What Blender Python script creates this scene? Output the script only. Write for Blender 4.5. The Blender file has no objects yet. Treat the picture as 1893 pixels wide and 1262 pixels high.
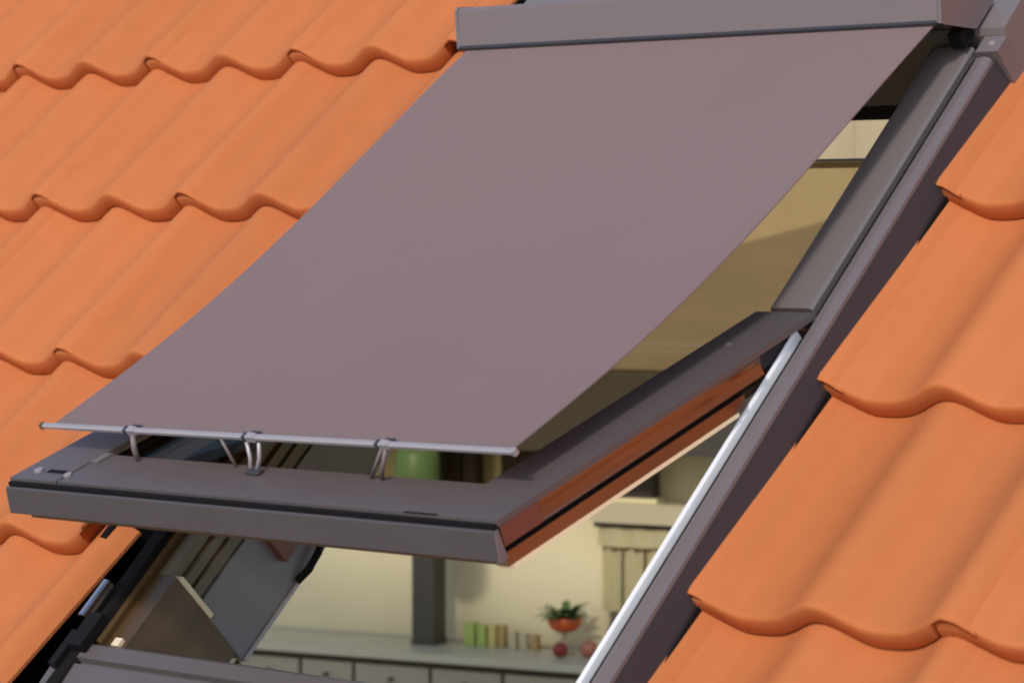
import bpy, bmesh, math, random
from mathutils import Matrix, Vector

random.seed(7)
scene = bpy.context.scene
col = scene.collection

# ------------------------------------------------------------------ camera, world, sun, exposure
TH = math.radians(44.1185)            # roof pitch
cam_d = bpy.data.cameras.new('camera')
cam = bpy.data.objects.new('camera', cam_d)
col.objects.link(cam)
right = Vector((0.732669, 0.680585, 0.0))
down = Vector((0.025388, -0.027331, -0.999304))
fwd = Vector((-0.680112, 0.732159, -0.037303))
M = Matrix.Identity(4)
for i in range(3):
    M[i][0] = right[i]; M[i][1] = -down[i]; M[i][2] = -fwd[i]
M[0][3], M[1][3], M[2][3] = 2.86214, -2.74590, 0.09497
cam.matrix_world = M
cam_d.sensor_width = 36.0
cam_d.lens = 109.29
cam_d.clip_start = 0.05
cam_d.clip_end = 2000.0
cam_d.dof.use_dof = True
cam_d.dof.focus_distance = 3.75
cam_d.dof.aperture_fstop = 10.0
scene.camera = cam

# sun, direction tuned for even shading across the tiles (roof frame u, v, n)
S_roof = Vector((0.29, -0.17, 0.94)).normalized()
ct, st = math.cos(TH), math.sin(TH)
S = Vector((S_roof.x, S_roof.y*ct - S_roof.z*st, S_roof.y*st + S_roof.z*ct))
elev = math.asin(S.z)
world = bpy.data.worlds.new('World')
scene.world = world
world.use_nodes = True
wn = world.node_tree
sky = wn.nodes.new('ShaderNodeTexSky')
sky.sky_type = 'NISHITA'
sky.sun_disc = False
sky.sun_elevation = elev
sky.sun_rotation = math.atan2(S.x, S.y)
bg = wn.nodes['Background']
wn.links.new(sky.outputs[0], bg.inputs[0])
bg.inputs[1].default_value = 0.15
sun_d = bpy.data.lights.new('sun', 'SUN')
sun_d.energy = 1.5
sun_d.angle = math.radians(6.0)
sun_d.color = (1.0, 0.95, 0.87)
sun = bpy.data.objects.new('sun', sun_d)
sun.rotation_euler = (-S).to_track_quat('-Z', 'Y').to_euler()
sun.location = S*20
col.objects.link(sun)
vs = scene.view_settings
vs.view_transform = 'Standard'
vs.look = 'None'
vs.gamma = 1.0
vs.use_curve_mapping = False
vs.exposure = 0.45
scene.cycles.filter_width = 2.0

# ------------------------------------------------------------------ materials
def mat(name, base, rough=0.5, metal=0.0, var=0.0, vscale=8.0, bump=0.0, bscale=60.0,
        objvar=0.0, stretch=None, spec=0.5, coat=0.0, sheen=0.0):
    m = bpy.data.materials.new(name)
    m.use_nodes = True
    nt = m.node_tree
    b = nt.nodes['Principled BSDF']
    b.inputs['Base Color'].default_value = (*base, 1)
    b.inputs['Roughness'].default_value = rough
    b.inputs['Metallic'].default_value = metal
    b.inputs['Specular IOR Level'].default_value = spec
    b.inputs['Coat Weight'].default_value = coat
    b.inputs['Sheen Weight'].default_value = sheen
    tc = nt.nodes.new('ShaderNodeTexCoord')
    src = tc.outputs['Object']
    if stretch:
        mp = nt.nodes.new('ShaderNodeMapping')
        mp.inputs['Scale'].default_value = stretch
        nt.links.new(src, mp.inputs['Vector'])
        src = mp.outputs['Vector']
    if var > 0 or objvar > 0:
        n = nt.nodes.new('ShaderNodeTexNoise')
        n.inputs['Scale'].default_value = vscale
        n.inputs['Detail'].default_value = 5
        n.inputs['Roughness'].default_value = 0.6
        nt.links.new(src, n.inputs['Vector'])
        mr = nt.nodes.new('ShaderNodeMapRange')
        mr.inputs['From Min'].default_value = 0.25
        mr.inputs['From Max'].default_value = 0.75
        mr.inputs['To Min'].default_value = 1 - var
        mr.inputs['To Max'].default_value = 1 + var
        nt.links.new(n.outputs['Fac'], mr.inputs['Value'])
        val = mr.outputs['Result']
        if objvar > 0:
            oi = nt.nodes.new('ShaderNodeObjectInfo')
            m2 = nt.nodes.new('ShaderNodeMapRange')
            m2.inputs['To Min'].default_value = 1 - objvar
            m2.inputs['To Max'].default_value = 1 + objvar
            nt.links.new(oi.outputs['Random'], m2.inputs['Value'])
            mu = nt.nodes.new('ShaderNodeMath'); mu.operation = 'MULTIPLY'
            nt.links.new(val, mu.inputs[0]); nt.links.new(m2.outputs['Result'], mu.inputs[1])
            val = mu.outputs[0]
        hs = nt.nodes.new('ShaderNodeHueSaturation')
        hs.inputs['Color'].default_value = (*base, 1)
        nt.links.new(val, hs.inputs['Value'])
        nt.links.new(hs.outputs['Color'], b.inputs['Base Color'])
    if bump > 0:
        n2 = nt.nodes.new('ShaderNodeTexNoise')
        n2.inputs['Scale'].default_value = bscale
        n2.inputs['Detail'].default_value = 4
        nt.links.new(src, n2.inputs['Vector'])
        bp = nt.nodes.new('ShaderNodeBump')
        bp.inputs['Strength'].default_value = bump
        bp.inputs['Distance'].default_value = 0.002
        nt.links.new(n2.outputs['Fac'], bp.inputs['Height'])
        nt.links.new(bp.outputs['Normal'], b.inputs['Normal'])
    return m

def glass_mat(name, tint):
    m = bpy.data.materials.new(name)
    m.use_nodes = True
    nt = m.node_tree
    nt.nodes.remove(nt.nodes['Principled BSDF'])
    out = nt.nodes['Material Output']
    tr = nt.nodes.new('ShaderNodeBsdfTransparent'); tr.inputs[0].default_value = (*tint, 1)
    gl = nt.nodes.new('ShaderNodeBsdfGlossy'); gl.inputs['Roughness'].default_value = 0.02
    lw = nt.nodes.new('ShaderNodeLayerWeight'); lw.inputs[0].default_value = 0.5
    pw = nt.nodes.new('ShaderNodeMath'); pw.operation = 'POWER'; pw.inputs[1].default_value = 5.0
    fr = nt.nodes.new('ShaderNodeMath'); fr.operation = 'MULTIPLY_ADD'; fr.inputs[1].default_value = 0.22; fr.inputs[2].default_value = 0.012
    nt.links.new(lw.outputs['Facing'], pw.inputs[0]); nt.links.new(pw.outputs[0], fr.inputs[0])
    mx = nt.nodes.new('ShaderNodeMixShader')
    nt.links.new(fr.outputs[0], mx.inputs[0]); nt.links.new(tr.outputs[0], mx.inputs[1])
    nt.links.new(gl.outputs[0], mx.inputs[2]); nt.links.new(mx.outputs[0], out.inputs[0])
    return m

MT = {
    'tile': mat('terracotta_tile', (0.485, 0.152, 0.051), 0.82, var=0.035, vscale=22, bump=0.15, bscale=160, objvar=0.04, spec=0.2),
    'clad': mat('grey_cladding', (0.160, 0.136, 0.136), 0.42, var=0.05, vscale=6, bump=0.05, bscale=30),
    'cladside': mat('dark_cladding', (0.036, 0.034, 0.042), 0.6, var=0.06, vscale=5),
    'strip': mat('rail_cladding', (0.150, 0.126, 0.134), 0.42, var=0.05, vscale=6),
    'front': mat('front_profile_metal', (0.060, 0.050, 0.054), 0.5, var=0.05, vscale=5),
    'clad2': mat('sash_cladding', (0.100, 0.083, 0.084), 0.42, var=0.05, vscale=6),
    'copper': mat('brown_gloss_metal', (0.30, 0.215, 0.145), 0.14, metal=0.9, var=0.05, vscale=5),
    'black': mat('black_rubber', (0.006, 0.005, 0.006), 0.75, spec=0.2),
    'flash': mat('black_flashing', (0.012, 0.010, 0.010), 0.9, var=0.2, vscale=10, spec=0.08),
    'fabric': mat('awning_fabric', (0.197, 0.136, 0.132), 0.85, var=0.025, vscale=5, spec=0.15),
    'cass': mat('cassette_metal', (0.162, 0.127, 0.132), 0.45, var=0.03, vscale=4),
    'alu': mat('light_aluminium', (0.36, 0.32, 0.335), 0.38, metal=0.25),
    'white': mat('white_seal', (0.92, 0.91, 0.92), 0.3, spec=0.8),
    'chrome': mat('chrome', (0.8, 0.82, 0.85), 0.15, metal=1.0),
    'brown': mat('brown_wood', (0.085, 0.048, 0.020), 0.3, var=0.3, vscale=5, stretch=(1, 1, 7)),
    'olive': mat('olive_wood', (0.13, 0.10, 0.062), 0.4, var=0.2, vscale=6, stretch=(8, 1, 8)),
    'cream': mat('pale_pine', (0.78, 0.64, 0.45), 0.5, var=0.08, vscale=8, stretch=(8, 1, 8)),
    'panel': mat('brown_panel', (0.24, 0.18, 0.105), 0.55, var=0.1, vscale=4, stretch=(1, 1, 6)),
    'tan': mat('tan_panel', (0.42, 0.33, 0.19), 0.6, var=0.06, vscale=4, stretch=(6, 1, 1)),
    'gold': mat('pale_gold_pine', (0.90, 0.76, 0.50), 0.4),
    'lining': mat('grey_lining', (0.19, 0.175, 0.19), 0.35, var=0.04),
    'deck': mat('roof_deck', (0.20, 0.15, 0.10), 0.8, var=0.15),
    'ceil': mat('ceiling_board', (0.70, 0.62, 0.42), 0.8, var=0.03),
    'wall': mat('kitchen_plaster', (0.72, 0.62, 0.38), 0.85, var=0.05, vscale=1.6, bump=0.1),
    'floor': mat('kitchen_floor', (0.36, 0.28, 0.18), 0.5, var=0.1, vscale=2),
    'counter': mat('counter_top', (0.54, 0.49, 0.35), 0.35, var=0.06, vscale=5),
    'cab': mat('cabinet_front', (0.38, 0.33, 0.24), 0.5, var=0.06, vscale=3),
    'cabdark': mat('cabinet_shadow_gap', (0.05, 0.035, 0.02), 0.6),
    'post': mat('dark_post', (0.055, 0.044, 0.030), 0.5, var=0.15, vscale=5, stretch=(6, 6, 1)),
    'curtain': mat('cream_curtain', (0.78, 0.68, 0.38), 0.9, var=0.05),
    'green': mat('green_tin', (0.36, 0.45, 0.10), 0.5),
    'yellow': mat('yellow_tin', (0.55, 0.45, 0.14), 0.5),
    'ochre': mat('ochre_tin', (0.40, 0.27, 0.08), 0.5),
    'beige': mat('beige_tin', (0.50, 0.42, 0.26), 0.5),
    'leaf': mat('leaf', (0.07, 0.13, 0.035), 0.55, var=0.25, vscale=30),
    'red': mat('orange_red_pot', (0.62, 0.10, 0.02), 0.4),
    'apple': mat('dark_red_apple', (0.25, 0.02, 0.015), 0.3, var=0.2, vscale=20),
    'pink': mat('pink_fruit', (0.45, 0.16, 0.10), 0.4, var=0.2, vscale=20),
    'lamp': mat('green_lampshade', (0.10, 0.18, 0.055), 0.45, var=0.05),
    'brownjug': mat('brown_jug', (0.12, 0.07, 0.03), 0.4),
    'ground': mat('garden_ground', (0.42, 0.38, 0.31), 0.9, var=0.15, vscale=0.3),  # pale tone picked to bounce light up at the tile edges
    'handle': mat('reddish_wood', (0.16, 0.05, 0.035), 0.45),
    'glass': glass_mat('window_glass', (0.92, 0.86, 0.74)),
}

# ------------------------------------------------------------------ helpers
def tag(o, label, cat, group=None, kind=None):
    if label: o['label'] = label
    if cat: o['category'] = cat
    if group: o['group'] = group
    if kind: o['kind'] = kind
    return o

def empty(name, loc=(0, 0, 0), rot=(0, 0, 0)):
    o = bpy.data.objects.new(name, None)
    o.location = loc; o.rotation_euler = rot
    o.empty_display_size = 0.1
    col.objects.link(o)
    return o

def link(name, me, material, parent=None, smooth=False):
    o = bpy.data.objects.new(name, me)
    if not me.materials: me.materials.append(material)
    if smooth:
        for p in me.polygons: p.use_smooth = True
    col.objects.link(o)
    if parent: o.parent = parent
    return o

def finish(bm, name, material, parent=None, bevel=0.0, smooth=False, segs=2):
    if bevel > 0:
        es = [e for e in bm.edges if len(e.link_faces) == 2 and e.calc_face_angle(0) > 0.5]
        bmesh.ops.bevel(bm, geom=es, offset=bevel, segments=segs, affect='EDGES', clamp_overlap=True)
    bmesh.ops.recalc_face_normals(bm, faces=bm.faces)
    me = bpy.data.meshes.new(name)
    bm.to_mesh(me); bm.free()
    return link(name, me, material, parent, smooth)

def add_box(bm, a, b):
    x0, y0, z0 = a; x1, y1, z1 = b
    v = [bm.verts.new(c) for c in ((x0,y0,z0),(x1,y0,z0),(x1,y1,z0),(x0,y1,z0),(x0,y0,z1),(x1,y0,z1),(x1,y1,z1),(x0,y1,z1))]
    for f in ((0,3,2,1),(4,5,6,7),(0,1,5,4),(1,2,6,5),(2,3,7,6),(3,0,4,7)):
        bm.faces.new([v[i] for i in f])

def box(name, a, b, material, parent=None, bevel=0.0015):
    bm = bmesh.new(); add_box(bm, a, b)
    return finish(bm, name, material, parent, bevel)

def add_prism(bm, prof, axis, t0, t1):
    """prof: closed list of 2D points in the plane across `axis` (0: (y,z), 1: (x,z), 2: (x,y))"""
    def P(t, q):
        if axis == 0: return (t, q[0], q[1])
        if axis == 1: return (q[0], t, q[1])
        return (q[0], q[1], t)
    A = [bm.verts.new(P(t0, q)) for q in prof]
    B = [bm.verts.new(P(t1, q)) for q in prof]
    n = len(prof)
    for i in range(n):
        bm.faces.new((A[i], A[(i+1) % n], B[(i+1) % n], B[i]))
    bm.faces.new(A[::-1]); bm.faces.new(B)

def prism(name, prof, axis, t0, t1, material, parent=None, bevel=0.0012):
    bm = bmesh.new(); add_prism(bm, prof, axis, t0, t1)
    return finish(bm, name, material, parent, bevel)

def add_tube(bm, a, b, r0, r1=None, seg=12):
    r1 = r0 if r1 is None else r1
    a = Vector(a); b = Vector(b); d = (b-a).normalized()
    x = d.orthogonal().normalized(); y = d.cross(x)
    A = []; B = []
    for i in range(seg):
        t = 2*math.pi*i/seg
        o = x*math.cos(t) + y*math.sin(t)
        A.append(bm.verts.new(a+o*r0)); B.append(bm.verts.new(b+o*r1))
    for i in range(seg):
        bm.faces.new((A[i], A[(i+1) % seg], B[(i+1) % seg], B[i]))
    bm.faces.new(A[::-1]); bm.faces.new(B)

def tube(name, a, b, r, material, parent=None, r1=None, seg=12):
    bm = bmesh.new(); add_tube(bm, a, b, r, r1, seg)
    o = finish(bm, name, material, parent)
    return o

def path_tube(name, pts, r, material, parent=None, seg=8):
    bm = bmesh.new()
    rings = []
    pts = [Vector(p) for p in pts]
    for i, p in enumerate(pts):
        d = (pts[min(i+1, len(pts)-1)] - pts[max(i-1, 0)]).normalized()
        x = d.cross(Vector((0.31, 0.77, 0.55))).normalized(); y = d.cross(x)
        rings.append([bm.verts.new(p + (x*math.cos(2*math.pi*k/seg) + y*math.sin(2*math.pi*k/seg))*r) for k in range(seg)])
    for a, b in zip(rings, rings[1:]):
        for k in range(seg):
            bm.faces.new((a[k], a[(k+1) % seg], b[(k+1) % seg], b[k]))
    bm.faces.new(rings[0][::-1]); bm.faces.new(rings[-1])
    return finish(bm, name, material, parent, smooth=True)

def lathe(name, prof, loc, material, parent=None, seg=24):
    """prof: list of (r, z)"""
    bm = bmesh.new(); rings = []
    for r, z in prof:
        rings.append([bm.verts.new((loc[0]+r*math.cos(2*math.pi*k/seg), loc[1]+r*math.sin(2*math.pi*k/seg), loc[2]+z)) for k in range(seg)])
    for a, b in zip(rings, rings[1:]):
        for k in range(seg):
            bm.faces.new((a[k], a[(k+1) % seg], b[(k+1) % seg], b[k]))
    bm.faces.new(rings[0][::-1]); bm.faces.new(rings[-1])
    return finish(bm, name, material, parent, smooth=True)

def smst(t):
    t = min(1.0, max(0.0, t)); return t*t*(3-2*t)

# ------------------------------------------------------------------ ground
bm = bmesh.new(); add_box(bm, (-400, -400, -6.2), (400, 400, -6.0))
tag(finish(bm, 'ground', MT['ground']), 'garden ground far below the roof', 'ground', kind='structure')

# ------------------------------------------------------------------ tiled roof (frame: x along eaves, y up the slope, z off the slope)
roof = empty('tiled_roof', (0, 0, 0), (TH, 0, 0))
tag(roof, 'orange terracotta tiled roof slope around the open roof window', 'roof')
WV, GA = 0.1633, 0.3085              # wave width, row gauge
TW = 2*WV
CREST = 0.62                          # crest position inside a wave
LAP0 = 0.6895 + CREST*WV              # u of the lap crest beside the window
AMP, THK, BASE = 0.031, 0.029, -0.090
GEX = math.log(0.5)/math.log(CREST)

def wave(x):
    """profile height; x = 0 is a lap crest"""
    s = ((x + CREST*WV)/WV) % 1.0
    ph = s**GEX
    return AMP*(0.5-0.5*math.cos(2*math.pi*ph))**1.12

def tile_mesh(name, x0, x1, nseg, length=0.352, lip_only=False):
    bm = bmesh.new()
    xs = [x0 + (x1-x0)*i/nseg for i in range(nseg+1)]
    def top(x):
        h = wave(x)
        h += 0.0035*smst((x-(TW-0.03))/0.03) - 0.0060*smst((x-(TW+0.010))/0.020)               # overlapping roll rides up
        h -= 0.0060*(1-smst((x+0.004)/0.034))              # tucked flange lies lower
        return h
    def thick(x):
        return THK - 0.0245*smst((x-(TW-0.022))/0.014)
    rows = [(0.0, -0.0075), (0.0005, -0.0045), (0.0018, -0.0021), (0.0042, -0.0007), (0.0080, 0.0), (0.10, 0.0), (GA*0.7, 0.0), (length, 0.0)]
    def n_at(x, v):
        return BASE + top(x) + THK*(1 - v/GA)
    V = [[bm.verts.new((x, v, n_at(x, v)+dn)) for x in xs] for v, dn in rows]
    front = [bm.verts.new((x, 0.0, n_at(x, 0)-thick(x)+0.004)) for x in xs]
    front2 = [bm.verts.new((x, 0.004, n_at(x, 0)-thick(x)+0.0)) for x in xs]
    V = [front2, front] + V
    for a, b in zip(V, V[1:]):
        for i in range(nseg):
            bm.faces.new((a[i], a[i+1], b[i+1], b[i]))
    # underside and sides
    un = [[bm.verts.new((x, v, n_at(x, v)-thick(x))) for x in xs] for v in (0.004, 0.10, length)]
    for a, b in zip(un, un[1:]):
        for i in range(nseg):
            bm.faces.new((a[i+1], a[i], b[i], b[i+1]))
    me = bpy.data.meshes.new(name)
    # side and back skirts
    for i, j in ((0, 1), (nseg, -1)):
        c = [bm.verts.new(r[i].co) for r in V]
        d = [bm.verts.new(u_[i].co) for u_ in un]
        poly = c + d[::-1]
        try: bm.faces.new(poly if i == 0 else poly[::-1])
        except ValueError: pass
    b0 = [bm.verts.new(v_.co) for v_ in V[-1]]; b1 = [bm.verts.new(v_.co) for v_ in un[-1]]
    for i in range(nseg):
        bm.faces.new((b0[i], b0[i+1], b1[i+1], b1[i]))
    for f in bm.faces: f.smooth = len(f.verts) == 4
    bm.to_mesh(me); bm.free()
    me.materials.append(MT['tile'])
    return me

tile_me = tile_mesh('tile', -0.014, TW+0.030, 44)
edge_me = tile_mesh('edge_tile', -0.014, TW-0.004, 40)
lip_me = tile_mesh('cut_tile', TW-0.0035, TW+0.030, 6)

def tile(me, name, u, v, rz=0.0):
    o = bpy.data.objects.new(name, me)
    o.location = (u, v, random.uniform(-0.0006, 0.0006))
    o.rotation_euler = (random.uniform(-.0012, .0012), random.uniform(-.0012, .0012), rz + random.uniform(-.0011, .0011))
    o.parent = roof
    col.objects.link(o)
    return o

ROW0 = 0.543
for r in range(-1, 7):
    v = ROW0 - GA*r
    for c in range(-12, 6):
        u = LAP0 + TW*c
        in_window = -3 <= c <= -1
        if in_window and 0 <= r <= 4: continue
        tile(edge_me if (c == -4 and r == 3) else tile_me, 'tile', u + random.uniform(-.0012, .0012), v + random.uniform(-.0015, .0015))
    if 0 <= r <= 4:
        tile(lip_me, 'cut_tile', LAP0 - TW, v)

# half round ridge tiles; roof stops short here, left open to light the kitchen
bm = bmesh.new()
NR = 14
for y_, r_ in ((0.0, 0.090), (0.03, 0.088), (0.32, 0.068), (0.335, 0.066)):
    for k in range(NR+1):
        a_ = math.pi*k/NR
        bm.verts.new((y_, -r_*math.cos(a_), r_*math.sin(a_)*0.9)); 
bm.verts.ensure_lookup_table()
for q in range(3):
    for k in range(NR):
        i0 = q*(NR+1)+k
        bm.faces.new([bm.verts[i] for i in (i0, i0+1, i0+NR+2, i0+NR+1)])
bmesh.ops.recalc_face_normals(bm, faces=bm.faces)
bmesh.ops.solidify(bm, geom=bm.faces[:], thickness=0.010)
bmesh.ops.recalc_face_normals(bm, faces=bm.faces)
rme = bpy.data.meshes.new('ridge_tile'); bm.to_mesh(rme); bm.free(); rme.materials.append(MT['tile'])
for k in range(-13, 8):
    tile(rme, 'ridge_tile', LAP0 + 0.3065*k, 1.215).location.z = -0.075

# boarding under the tiles, with the opening cut out
OU0, OU1, OV0, OV1 = -0.02, 0.80, -0.64, 0.62
bm = bmesh.new()
UL, UR, VB, VT = LAP0-TW*12, LAP0+TW*6, -1.7, 1.2
for a, b in (((UL, VB), (OU0, VT)), ((OU1, VB), (UR, VT)), ((OU0, VB), (OU1, OV0)), ((OU0, OV1), (OU1, VT))):
    add_box(bm, (a[0], a[1], -0.21), (b[0], b[1], -0.135))
finish(bm, 'roof_boarding', MT['deck'], roof)
bm = bmesh.new()
for a, b in (((UL, VB), (OU0-.02, VT)), ((OU1+.02, VB), (UR, VT)), ((OU0-.02, VB), (OU1+.02, OV0-.02)), ((OU0-.02, OV1+.02), (OU1+.02, VT))):
    add_box(bm, (a[0], a[1], -0.232), (b[0], b[1], -0.213))
finish(bm, 'ceiling_board', MT['ceil'], roof)

# ------------------------------------------------------------------ roof window
win = empty('roof_window', (0, 0, 0), (TH, 0, 0))
tag(win, 'grey clad centre pivot roof window with its sash swung open above the tiles', 'window')
UI, UO = 0.7735, 0.795
# right frame rail: light top strip and dark outer side
bm = bmesh.new()
add_prism(bm, [(UI, -0.006), (UI+.002, -0.0005), (UI+.012, 0.0010), (UO-.003, 0.0), (UO, -0.004), (UO, -0.009), (UI, -0.009)], 1, -0.645, 0.418)
finish(bm, 'frame_rail', MT['strip'], win, 0.0008)
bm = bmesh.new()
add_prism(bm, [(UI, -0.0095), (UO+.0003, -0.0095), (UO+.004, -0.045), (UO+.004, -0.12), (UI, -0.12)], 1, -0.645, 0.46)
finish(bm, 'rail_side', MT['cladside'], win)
# left frame rail, coloured black for the shade of the sash
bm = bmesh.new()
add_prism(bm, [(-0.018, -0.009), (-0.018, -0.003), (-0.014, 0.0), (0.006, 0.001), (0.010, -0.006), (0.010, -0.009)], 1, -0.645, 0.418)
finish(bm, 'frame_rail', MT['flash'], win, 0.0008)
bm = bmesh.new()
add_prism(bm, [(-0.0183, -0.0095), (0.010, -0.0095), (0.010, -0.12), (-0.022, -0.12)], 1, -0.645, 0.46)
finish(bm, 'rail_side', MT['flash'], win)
# seal strips inside both rails, right white, left browned for sash shade (lower half)
prism('seal_strip', [(0.7617, -0.020), (0.7617, 0.003), (0.7640, 0.0070), (0.7660, 0.003), (0.7660, -0.020)], 1, -0.565, -0.035, MT['white'], win, 0.0008)
prism('seal_strip', [(0.015, -0.012), (0.015, -0.004), (0.020, 0.0), (0.024, -0.004), (0.024, -0.012)], 1, -0.565, -0.012, MT['brown'], win, 0.0008)
box('gasket', (0.7668, -0.56, -0.030), (0.7732, 0.42, -0.006), MT['black'], win, 0)
box('gasket', (0.0103, -0.56, -0.030), (0.0148, 0.40, -0.007), MT['black'], win, 0)
# wooden jambs
box('wood_jamb', (0.7405, -0.565, -0.125), (0.7730, 0.575, -0.0315), MT['cream'], win)
bm = bmesh.new()
for i, (n0, n1, du) in enumerate(((-0.030, -0.013, 0.030), (-0.046, -0.033, 0.036), (-0.064, -0.049, 0.040))):
    add_box(bm, (0.0105, -0.450, n0), (du+.012, 0.575, n1))
add_box(bm, (0.0105, -0.450, -0.064), (0.034, 0.575, -0.0315))
finish(bm, 'wood_jamb', MT['olive'], win, 0.001)
# brown corner block of the left jamb with pale strips
box('corner_block', (0.0105, -0.566, -0.150), (0.058, -0.4515, -0.012), MT['brown'], win, 0.002)
box('pale_strip', (0.046, -0.4510, -0.088), (0.0605, -0.4445, -0.020), MT['cream'], win, 0.001)  # pale colour standing in for a patch of sunlight
box('pale_strip', (0.040, -0.5645, -0.0115), (0.052, -0.553, -0.006), MT['cream'], win, 0.002)
# grey reveal lining
box('lining', (0.040, -0.4505, -0.166), (0.055, 0.575, -0.067), MT['lining'], win, 0.001)
box('lining_edge', (0.044, -0.449, -0.172), (0.058, 0.575, -0.1665), MT['alu'], win, 0.001)
box('lining', (0.735, -0.55, -0.22), (0.750, 0.575, -0.126), MT['lining'], win, 0.001)
box('lining', (0.056, 0.577, -0.235), (0.734, 0.592, -0.06), MT['black'], win, 0.001)  # black colour stands in for shade on this top lining
box('lining', (0.060, -0.562, -0.166), (0.735, -0.549, -0.110), MT['lining'], win, 0.001)
# bottom frame rail
bm = bmesh.new()
add_prism(bm, [(-0.645, -0.09), (-0.645, -0.012), (-0.638, -0.004), (-0.600, -0.002), (-0.598, -0.008), (-0.594, -0.008), (-0.592, 0.0), (-0.572, 0.0), (-0.566, -0.006), (-0.566, -0.09)], 0, -0.030, UI-.001)
finish(bm, 'bottom_rail', MT['clad2'], win, 0.0008)
box('bottom_wood', (0.059, -0.5655, -0.108), (0.739, -0.550, -0.045), MT['brown'], win, 0.002)
# lower left corner bracket, and a chrome pin added as the lit rail's glint
tube('glint_pin', (-0.012, -0.545, 0.012), (-0.012, -0.490, 0.012), 0.008, MT['chrome'], win)
bm = bmesh.new()
add_box(bm, (-0.006, -0.585, -0.002), (0.018, -0.535, 0.014)); add_box(bm, (-0.022, -0.612, -0.001), (-0.010, -0.560, 0.009))
finish(bm, 'corner_bracket', MT['black'], win, 0.002)
# top hood with right hand cap
bm = bmesh.new()
add_prism(bm, [(0.452, -0.10), (0.452, 0.004), (0.456, 0.012), (0.575, 0.016), (0.600, 0.004), (0.66, -0.05), (0.66, -0.10)], 0, -0.026, 0.8020)
finish(bm, 'top_hood', MT['clad'], win, 0.0015)
box('hood_cap', (0.772, 0.424, -0.050), (0.8035, 0.4515, 0.0035), MT['strip'], win, 0.002)
tube('screw', (0.8035, 0.50, -0.016), (0.8060, 0.50, -0.016), 0.005, MT['alu'], win)
tube('screw', (0.790, 0.437, 0.0035), (0.790, 0.437, 0.0055), 0.004, MT['alu'], win)
box('hood_slot', (0.690, 0.4405, -0.030), (0.771, 0.4515, -0.012), MT['black'], win, 0)
# fixed side covers on the upper half
for u0, u1 in ((0.7025, 0.7615), (0.0155, 0.0745)):
    bm = bmesh.new()
    add_prism(bm, [(u0, -0.016), (u0, -0.002), (u0+.003, 0.0002), (u1-.003, 0.0002), (u1, -0.003), (u1, -0.016)], 1, 0.004, 0.438)
    finish(bm, 'side_cover', MT['clad'], win, 0.0008)
# black strip drawn as shade on the tile edge; side gutters, lower apron
box('shade_strip', (-0.1895, -0.372, -0.1210), (-0.1780, -0.10, -0.0560), MT['black'], win, 0.002)
bm = bmesh.new()
add_prism(bm, [(-0.40, -0.124), (-0.022, -0.124), (-0.022, -0.030), (-0.0245, -0.030), (-0.0245, -0.1215), (-0.150, -0.1215), (-0.150, -0.095), (-0.153, -0.095), (-0.153, -0.1215), (-0.40, -0.1215)], 1, -0.70, 0.72)
finish(bm, 'flashing', MT['flash'], win)
bm = bmesh.new()
add_prism(bm, [(0.799, -0.118), (0.86, -0.118), (0.86, -0.1155), (0.8015, -0.1155), (0.8015, -0.05), (0.799, -0.05)], 1, -0.70, 0.72)
finish(bm, 'flashing', MT['flash'], win)
bm = bmesh.new()
add_prism(bm, [(-0.646, -0.075), (-0.74, -0.080), (-0.92, -0.050), (-0.92, -0.053), (-0.74, -0.084), (-0.646, -0.079)], 0, -0.175, 0.86)
finish(bm, 'flashing', MT['flash'], win)
box('flashing', (-0.175, 0.661, -0.118), (0.86, 0.86, -0.112), MT['flash'], win, 0)

# ---- sash: local x = u, y up along the sash, z off it; it turns about the pivot axis
SA = math.radians(23.41)
bm = bmesh.new()
H0, H1 = -0.0300, -0.052
for a, b in (((0.012, -0.548), (0.088, 0.545)), ((0.690, -0.548), (0.752, 0.545)), ((0.088, -0.548), (0.690, -0.478))):
    add_box(bm, (a[0], a[1], H1), (b[0], b[1], H0 if b[1] < .1 else -0.0301))
sash = finish(bm, 'sash', MT['brown'], win, 0.0)
sash.rotation_euler = (-SA, 0, 0)
box('top_rail', (0.0885, 0.5365, -0.022), (0.6895, 0.545, -0.012), MT['cream'], sash, 0.001)
sash['label'] = 'outward swung sash with grey cladding and brown edges'
# side rails (lower half)
box('sash_rail', (0.689, -0.553, -0.0065), (0.7725, -0.004, 0.0), MT['clad2'], sash, 0.0012)
box('sash_rail', (0.0005, -0.553, -0.0065), (0.083, -0.004, 0.0), MT['clad2'], sash, 0.0012)
box('pivot_housing', (0.700, -0.109, -0.0290), (0.7600, -0.035, -0.0068), MT['cladside'], sash, 0.0008)
prism('rail_edge', [(0.700, -0.0290), (0.700, -0.0068), (0.7715, -0.0068), (0.7700, -0.0110), (0.7690, -0.0165), (0.7692, -0.0220), (0.7705, -0.0265), (0.7715, -0.0290)], 1, -0.552, -0.110, MT['copper'], sash, 0.0004)
box('rail_edge', (0.0015, -0.552, -0.0290), (0.07, -0.030, -0.0068), MT['copper'], sash, 0.0008)
box('rail_end', (0.7716, -0.552, -0.0290), (0.7722, -0.492, -0.0068), MT['handle'], sash, 0)
box('edge_gasket', (0.7525, -0.551, -0.0365), (0.7645, -0.120, -0.0293), MT['black'], sash, 0)
box('rail_foot', (0.7525, -0.551, -0.0515), (0.7690, -0.148, -0.0368), MT['copper'], sash, 0.0008)
box('pale_edge', (0.7525, -0.548, -0.0565), (0.7690, -0.163, -0.0518), MT['gold'], sash, 0.0008)
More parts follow.
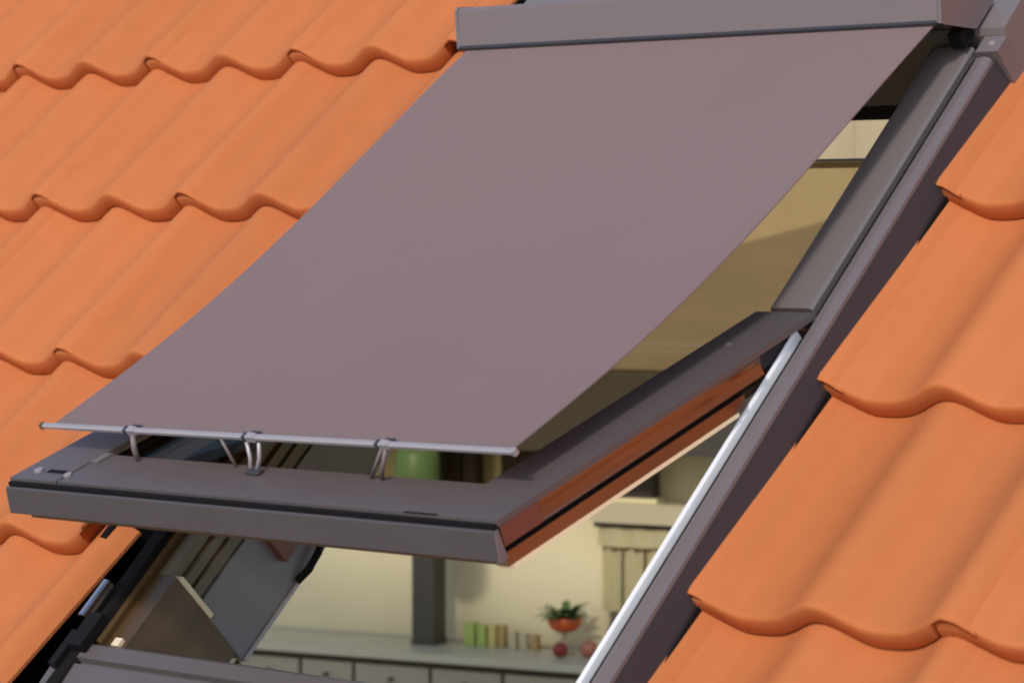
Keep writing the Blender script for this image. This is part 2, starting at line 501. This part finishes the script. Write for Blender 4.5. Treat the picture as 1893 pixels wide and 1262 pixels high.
# bottom rail, its groove and front profile
box('sash_rail', (0.0835, -0.551, -0.0300), (0.6885, -0.474, -0.0012), MT['clad2'], sash, 0.0012)
box('groove', (0.002, -0.5583, -0.030), (0.770, -0.5535, -0.0035), MT['black'], sash, 0)
bm = bmesh.new()
add_prism(bm, [(-0.5586, -0.0085), (-0.5605, -0.0078), (-0.5625, -0.0098), (-0.5665, -0.0385), (-0.5645, -0.0400), (-0.5540, -0.0400), (-0.5540, -0.034), (-0.5586, -0.030)], 0, 0.0, 0.7740)
finish(bm, 'front_profile', MT['front'], sash, 0.0008)
prism('profile_end', [(-0.5580, -0.007), (-0.5630, -0.008), (-0.5670, -0.0400), (-0.5545, -0.0400)], 0, 0.7742, 0.7752, MT['cass'], sash, 0.0004)
box('corner_seam', (0.640, -0.5515, -0.0010), (0.688, -0.5495, -0.0002), MT['black'], sash, 0)
# screws and slot at the left corner
tube('screw', (0.030, -0.532, 0.0002), (0.030, -0.532, 0.003), 0.0055, MT['alu'], sash)
tube('screw', (0.085, -0.535, -0.001), (0.085, -0.535, 0.0015), 0.005, MT['alu'], sash)
box('slot', (0.045, -0.533, 0.0002), (0.075, -0.526, 0.0010), MT['black'], sash, 0)
box('corner_cap', (0.084, -0.498, -0.0008), (0.096, -0.474, 0.0008), MT['clad'], sash, 0.0004)
tube('rivet', (0.722, -0.10, 0.0002), (0.722, -0.10, 0.0012), 0.004, MT['cass'], sash)
# glass pane
box('pane', (0.0835, -0.4735, -0.020), (0.6885, 0.536, -0.014), MT['glass'], sash, 0)
box('glazing_bead', (0.0830, -0.4735, -0.0295), (0.0900, 0.53, -0.0205), MT['black'], sash, 0)
box('glazing_bead', (0.6800, -0.4735, -0.0295), (0.6885, 0.53, -0.0205), MT['black'], sash, 0)
# reddish latch and black catch on the left reveal lining
bm = bmesh.new(); add_box(bm, (0.0555, -0.325, -0.128), (0.068, -0.285, -0.090)); finish(bm, 'latch', MT['handle'], win, 0.004)
path_tube('catch', [(0.058, -0.325, -0.1655), (0.066, -0.305, -0.164), (0.067, -0.280, -0.160), (0.062, -0.255, -0.152)], 0.005, MT['black'], win)

# ------------------------------------------------------------------ awning blind
aw = empty('awning_blind', (0, 0, 0), (TH, 0, 0))
tag(aw, 'mauve grey fabric awning blind stretched from its cassette over the window', 'awning')
bm = bmesh.new()
add_prism(bm, [(0.404, 0.066), (0.400, 0.071), (0.4310, 0.1080), (0.4370, 0.1090), (0.452, 0.0960), (0.474, 0.0740), (0.490, 0.050), (0.497, 0.020), (0.450, 0.020), (0.440, 0.030)], 0, -0.004, 0.7640)
cas = finish(bm, 'cassette', MT['cass'], aw, 0.002)
for u0, u1 in ((-0.0095, -0.0045), (0.7645, 0.7690)):
    bm = bmesh.new()
    add_prism(bm, [(0.4045, 0.064), (0.400, 0.070), (0.4310, 0.1090), (0.4375, 0.1100), (0.453, 0.0970), (0.475, 0.0745), (0.491, 0.050), (0.498, 0.018), (0.449, 0.018), (0.438, 0.029)], 0, u0, u1)
    finish(bm, 'end_cap', MT['cass'], cas, 0.0012)
box('cassette_lip', (-0.003, 0.4065, 0.058), (0.762, 0.426, 0.0660), MT['cladside'], cas, 0.0006)
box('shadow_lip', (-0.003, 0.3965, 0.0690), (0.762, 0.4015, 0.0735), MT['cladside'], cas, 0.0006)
box('bracket', (0.745, 0.424, 0.010), (0.7625, 0.449, 0.030), MT['black'], aw, 0.001)
# fabric: a tensioned sheet with a slight sag
bm = bmesh.new()
NU, NV = 24, 40
F0 = (0.412, 0.0660)
F1 = (-0.4290, 0.2235)
UL0, UR0 = 0.009, 0.7450
g = []
for j in range(NV+1):
    t = j/NV
    v = F0[0] + (F1[0]-F0[0])*t
    n = F0[1] + (F1[1]-F0[1])*t - 0.022*math.sin(math.pi*t**1.35)
    row = []
    for i in range(NU+1):
        s = i/NU
        w = 0.0016*math.sin(2*math.pi*s*1.5+0.6)*math.sin(math.pi*t) - 0.0028*(4*s*(1-s))*math.sin(math.pi*t)
        row.append(bm.verts.new((UL0 + (UR0 + 0.013*(1-t) - UL0)*s, v, n + w + 0.010*s*t)))
    g.append(row)
lo = [[bm.verts.new(v_.co + Vector((0, 0, -0.0015))) for v_ in row] for row in g]
for j in range(NV):
    for i in range(NU):
        bm.faces.new((g[j][i], g[j+1][i], g[j+1][i+1], g[j][i+1]))
        bm.faces.new((lo[j][i], lo[j][i+1], lo[j+1][i+1], lo[j+1][i]))
edge = [[bm.verts.new(v_.co) for v_ in rim] for rim in
        (g[0], lo[0], g[-1], lo[-1], [r[0] for r in g], [r[0] for r in lo], [r[-1] for r in g], [r[-1] for r in lo])]
for A_, B_ in zip(edge[::2], edge[1::2]):
    for i in range(len(A_)-1):
        bm.faces.new((A_[i], A_[i+1], B_[i+1], B_[i]))
for f_ in bm.faces: f_.smooth = True
me = bpy.data.meshes.new('fabric'); bm.to_mesh(me); bm.free()
fab = link('fabric', me, MT['fabric'], aw)
# bottom bar
TILT = 0.010                          # the bar hangs a little higher at its right end
def tilt(bm):
    for v_ in bm.verts: v_.co.z += TILT*v_.co.x/0.74
bv, bn = F1
bm = bmesh.new()
add_prism(bm, [(bv+.003, bn+.0020), (bv-.0015, bn+.0026), (bv-.0032, bn+.0014), (bv-.0032, bn-.0022), (bv-.0015, bn-.0034), (bv+.003, bn-.002)], 0, -0.004, 0.7500)
tilt(bm)
bar = finish(bm, 'bottom_bar', MT['alu'], aw, 0.0008)
for u0, u1, m_ in ((0.7502, 0.7545, 'alu'), (-0.0085, -0.0042, 'brown')):
    bm = bmesh.new(); add_box(bm, (u0, bv-.0036, bn-.0038), (u1, bv+.0030, bn+.0030)); tilt(bm)
    finish(bm, 'bar_cap', MT[m_], bar, 0.001)

def sash_pt(u, d, h):
    return (u, -math.cos(SA)*d + math.sin(SA)*h, math.sin(SA)*d + math.cos(SA)*h)

for kk, u in enumerate((0.150, 0.352, 0.560)):
    bz = bn + TILT*u/0.74
    box('clip', (u-.006, bv-.0040, bz-.0040), (u-.002, bv+.0040, bz+.0032), MT['cladside'], bar, 0.0006)
    box('clip', (u, bv-.0042, bz-.0042), (u+.013, bv+.0036, bz+.0033), MT['alu'], bar, 0.001)
    box('clip_tab', (u+.004, bv+.0050, bz+.0008), (u+.018, bv+.0075, bz+.0022), MT['cladside'], bar, 0.0004)
    if kk == 1:
        for o in (-0.007, 0.013):
            a = Vector((u+o+.004, bv-.003, bz-.005)); b = Vector(sash_pt(u+o*.5+.003, 0.492, 0.004))
            path_tube('hook', [a, (a*.5+b*.5)+Vector((0, 0, -.003)), b], 0.0024, MT['alu'], bar)
        box('hook_foot', sash_pt(u-.006, 0.498, 0.0003), tuple(c+d for c, d in zip(sash_pt(u+.016, 0.492, 0.0003), (0, .004, .003))), MT['cladside'], bar, 0.0004)
        a = Vector((u-.045, bv-.002, bz-.004)); b = Vector(sash_pt(u-.038, 0.480, -0.002))
        path_tube('hook', [a, b], 0.0018, MT['cass'], bar)
    else:
        a = Vector((u+.006, bv-.003, bz-.005)); b = Vector(sash_pt(u+(.004 if kk == 0 else -.012), 0.486, 0.002))
        path_tube('hook', [a, (a*.5+b*.5)+Vector((0, -.002, 0)), b], 0.0034 if kk == 0 else 0.0026, MT['cass'], bar)
        if kk == 2:
            b2 = Vector(sash_pt(u-.032, 0.482, 0.0))
            path_tube('hook', [a+Vector((-.006, 0, 0)), b2], 0.0022, MT['cass'], bar)

# ------------------------------------------------------------------ kitchen behind the window
# local frame: x along the kitchen wall, y out of the wall into the room, z up
D0 = 8.5
O = Vector((2.86214, -2.74590, 0.09497)) + fwd*D0
PHI = math.radians(15)
KROT = (0, 0, PHI)
KSH = 0.085
KO = (O.x, O.y, 0.0)
# with this rotation local -y points towards the window
def kit(name, loc=(0, 0, 0)):
    loc = (loc[0]+KSH, loc[1], loc[2]) if name != 'kitchen_counter' else loc
    e = empty(name, (KO[0] + loc[0]*math.cos(PHI) - loc[1]*math.sin(PHI), KO[1] + loc[0]*math.sin(PHI) + loc[1]*math.cos(PHI), loc[2]), KROT)
    return e

def kbox(name, a, b, material, bevel=0.003):
    o = box(name, a, b, material, None, bevel)
    o.location = KO; o.rotation_euler = KROT
    return o

FZ = -1.95
tag(kbox('kitchen_wall', (-4.0, 0.0, FZ), (2.6, 0.15, 0.60), MT['wall'], 0), 'cream plastered kitchen wall seen through the window opening', 'wall', kind='structure')
tag(kbox('kitchen_floor', (-5.0, -5.5, FZ-.2), (4.5, 0.15, FZ-.001), MT['floor'], 0), 'brown kitchen floor below the window', 'floor', kind='structure')
CZ = -1.052
ctr = kit('kitchen_counter')
tag(ctr, 'long pale kitchen counter with drawers below the cream wall', 'counter')
box('worktop', (-0.78, -0.28, CZ-.022), (1.6, -0.004, CZ), MT['counter'], ctr, 0.004)
box('worktop', (-1.9, -0.36, CZ-.055), (-0.785, -0.004, CZ-.0225), MT['counter'], ctr, 0.004)
box('upstand', (-1.9, -0.022, CZ+.001), (1.6, -0.0035, CZ+.006), MT['counter'], ctr, 0.002)
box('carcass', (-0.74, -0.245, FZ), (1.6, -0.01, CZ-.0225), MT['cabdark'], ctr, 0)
box('carcass', (-1.9, -0.32, FZ), (-0.79, -0.01, CZ-.056), MT['cab'], ctr, 0)
x = -0.72
wds = [0.20, 0.17, 0.24, 0.22, 0.30, 0.30, 0.30]
for i, w_ in enumerate(wds):
    z1 = CZ-.036
    for h in (0.085, 0.16, 0.24, 0.30):
        dw = box('drawer', (x+.006, -0.262, z1-h), (x+w_-.006, -0.2455, z1-.006), MT['cab'], ctr, 0.003)
        tube('knob', (x+w_/2, -0.2625, z1-h/2), (x+w_/2, -0.276, z1-h/2), 0.006, MT['post'], dw, seg=10)
        z1 -= h
    x += w_
t = kit('folded_cloth', (-0.92, -0.22, CZ-.0220))
tag(t, 'folded yellow cloth lying on the low end of the counter', 'cloth')
bm = bmesh.new(); add_box(bm, (-.13, -.10, 0), (.10, .10, .012)); finish(bm, 'lower_fold', MT['yellow'], t, 0.005)
bm = bmesh.new(); add_box(bm, (-.12, -.10, .0125), (.02, .09, .022)); finish(bm, 'upper_fold', MT['cream'], t, 0.004)

pst = kit('post', (-0.290, -0.10, CZ+.001))
tag(pst, 'square dark wooden post rising from the counter to the beam', 'post')
box('shaft', (-0.034, -0.034, 0.012), (0.034, 0.034, 0.5495), MT['post'], pst, 0.004)
box('base', (-0.036, -0.036, 0.0), (0.036, 0.036, 0.0115), MT['post'], pst, 0.002)
bmo = kbox('beam', (-2.4, -0.23, -0.50), (2.2, -0.07, -0.292), MT['post'], 0.006)
tag(bmo, 'dark horizontal wooden beam across the kitchen above the post', 'beam')

# row of tins on the counter
tins = [('green', -0.150, .030, .062), ('green', -0.114, .026, .058), ('yellow', -0.082, .022, .060), ('ochre', -0.054, .020, .060),
        ('beige', -0.020, .022, .045), ('beige', 0.014, .020, .042), ('ochre', 0.048, .018, .040)]
lab = ['leftmost large green tin beside the dark post', 'smaller green tin second from the dark post', 'yellow tin next to the green tins',
       'ochre tin right of the yellow tin', 'beige tin next to the ochre tin', 'small beige tin near the middle of the counter', 'small ochre tin left of the plant stand']
for (m_, xx, w_, h_), lb in zip(tins, lab):
    e = kit('storage_tin', (xx-.02, -0.075, CZ+.001))
    tag(e, lb, 'tin', 'tins standing on the counter')
    bm = bmesh.new(); add_box(bm, (-w_/2, -w_/2, 0), (w_/2, w_/2, h_*.86)); finish(bm, 'body', MT[m_], e, 0.003)
    bm = bmesh.new(); add_box(bm, (-w_/2-.001, -w_/2-.001, h_*.865), (w_/2+.001, w_/2+.001, h_)); finish(bm, 'lid', MT[m_], e, 0.002)

# potted plant on a stand
pl = kit('potted_plant', (0.128, -0.10, CZ+.001))
tag(pl, 'green leafed plant in an orange red pot on a thin stand', 'plant')
lathe('stand', [(0.030, 0), (0.028, 0.004), (0.004, 0.010), (0.004, 0.052), (0.020, 0.058)], (0, 0, 0), MT['beige'], pl, 16)
lathe('pot', [(0.022, 0.0585), (0.036, 0.066), (0.045, 0.080), (0.046, 0.098), (0.041, 0.098), (0.038, 0.088)], (0, 0, 0), MT['red'], pl, 20)
for k in range(34):
    a = k*2.399; L = random.uniform(.050, .080); el = random.uniform(.05, .75)
    bm = bmesh.new()
    base = Vector((math.cos(a)*.008, math.sin(a)*.008, .092))
    dr = Vector((math.cos(a)*math.cos(el), math.sin(a)*math.cos(el), math.sin(el)))
    sd = dr.cross(Vector((0, 0, 1))).normalized()
    pts = []
    ctrl = [(0, .002, 0), (.35, .012, .006), (.7, .011, .005), (1, .001, -.006)]
    rows_ = []
    for tt, hw, dz in ctrl:
        c_ = base + dr*L*tt + Vector((0, 0, dz))
        rows_.append((bm.verts.new(c_-sd*hw), bm.verts.new(c_+Vector((0, 0, -.002))), bm.verts.new(c_+sd*hw)))
    for r0, r1 in zip(rows_, rows_[1:]):
        bm.faces.new((r0[0], r0[1], r1[1], r1[0])); bm.faces.new((r0[1], r0[2], r1[2], r1[1]))
    finish(bm, 'leaf', MT['leaf'], pl)

def fruit(name, loc, r, m_, lb, cat):
    e = kit(name, loc); tag(e, lb, cat)
    prof = [(r*.15, 0), (r*.55, r*.08), (r*.9, r*.45), (r, r*.95), (r*.88, r*1.45), (r*.5, r*1.75), (r*.12, r*1.68)]
    lathe('flesh', prof, (0, 0, 0), MT[m_], e, 18)
    tube('stem', (0, 0, r*1.6), (r*.12, 0, r*2.05), r*.06, MT['brownjug'], e, seg=6)

fruit('apple', (0.150, -0.17, CZ+.001), .021, 'apple', 'dark red apple on the counter in front of the plant', 'apple')
fruit('peach', (0.215, -0.13, CZ+.001), .024, 'pink', 'pinkish peach on the counter right of the dark red apple', 'peach')
lathe_e = kit('small_jug', (0.275, -0.07, CZ+.001))
tag(lathe_e, 'dark brown jug on the counter beside the window frame', 'jug')
lathe('body', [(0.020, 0), (0.030, 0.02), (0.034, 0.05), (0.026, 0.085), (0.018, 0.10), (0.022, 0.115), (0.017, 0.113)], (0, 0, 0), MT['brownjug'], lathe_e, 18)
path_tube('handle', [(0.024, 0, .105), (0.048, 0, .095), (0.052, 0, .06), (0.033, 0, .045)], 0.004, MT['brownjug'], lathe_e)

# curtained kitchen window
cw = kit('kitchen_curtain', (0.40, -0.03, -0.692))
tag(cw, 'cream pleated curtain with a valance on the kitchen wall', 'curtain')
box('pelmet', (-0.20, -0.06, -0.004), (0.30, 0.02, 0.050), MT['beige'], cw, 0.004)
tube('rod', (-0.20, -0.035, -0.012), (0.30, -0.035, -0.012), 0.007, MT['post'], cw)
def pleats(name, x0, x1, z0, z1, y, amp, n, mt_):
    bm = bmesh.new(); A = []; B = []
    N = n*8
    for i in range(N+1):
        xx = x0 + (x1-x0)*i/N
        yy = y + amp*math.sin(2*math.pi*n*i/N)
        A.append(bm.verts.new((xx, yy, z1))); B.append(bm.verts.new((xx, yy + amp*.3*math.sin(i*.7), z0)))
    fs = [bm.faces.new((A[i], A[i+1], B[i+1], B[i])) for i in range(N)]
    bmesh.ops.solidify(bm, geom=fs, thickness=0.0015)
    return finish(bm, name, mt_, cw, smooth=True)
pleats('valance', -0.19, 0.28, -0.070, -0.020, -0.035, 0.004, 7, MT['curtain'])
for k in range(7):
    xx = -0.185 + k*0.066
    pleats('curtain_strip', xx, xx+0.056, -0.245, -0.066, -0.018, 0.006, 2, MT['curtain'])

# pale open rack below the beam
rk = kit('wall_rack', (0.0, -0.03, -0.63))
tag(rk, 'pale open wooden rack of slim uprights below the dark beam', 'rack')
for xx in (-0.305, -0.105, 0.245):
    box('upright', (xx, -0.03, 0.0), (xx+.016, 0.024, 0.195), MT['curtain'], rk, 0.002)
box('shelf', (-0.32, -0.03, -0.0125), (0.38, 0.024, -0.0005), MT['curtain'], rk, 0.002)
for xx, w_, h_ in ((-0.27, .05, .16), (-0.21, .04, .13), (-0.085, .10, .18), (0.02, .11, .19), (0.135, .105, .192), (0.265, .10, .19)):
    box('dark_panel', (xx, -0.024, 0.0), (xx+w_, 0.022, h_), MT['cabdark'], rk, 0.003)

# upper panelling and pendant lamp
bm = bmesh.new()
add_prism(bm, [(-0.6, -0.288), (2.2, -0.288), (2.2, 0.42), (-0.6, -0.28)], 1, -0.060, -0.035)
pn = finish(bm, 'wall_panel', MT['panel'])
pn.location = KO; pn.rotation_euler = KROT
bm = bmesh.new(); add_box(bm, (-0.6, -0.030, -0.289), (2.3, -0.002, 0.585))
for k in range(9):
    add_box(bm, (-0.6+k*.32, -0.034, -0.289), (-0.59+k*.32, -0.0302, 0.585))
pt = finish(bm, 'upper_panel', MT['tan'])
pt.location = KO; pt.rotation_euler = KROT
tag(pt, 'tan wooden panelling on the upper wall behind the sloping panel', 'panel')
tag(pn, 'sloping brown wooden panel on the wall above the beam', 'panel')

lp = kit('pendant_lamp', (-0.185, -0.35, -0.66))
tag(lp, 'green pendant lamp hanging in front of the dark post', 'lamp')
lathe('shade', [(0.056, 0), (0.060, 0.01), (0.060, 0.15), (0.052, 0.16), (0.010, 0.17)], (0, 0, 0), MT['lamp'], lp, 24)
tube('cord', (0, 0, .168), (0, 0, 1.4), 0.003, MT['black'], lp, seg=8)
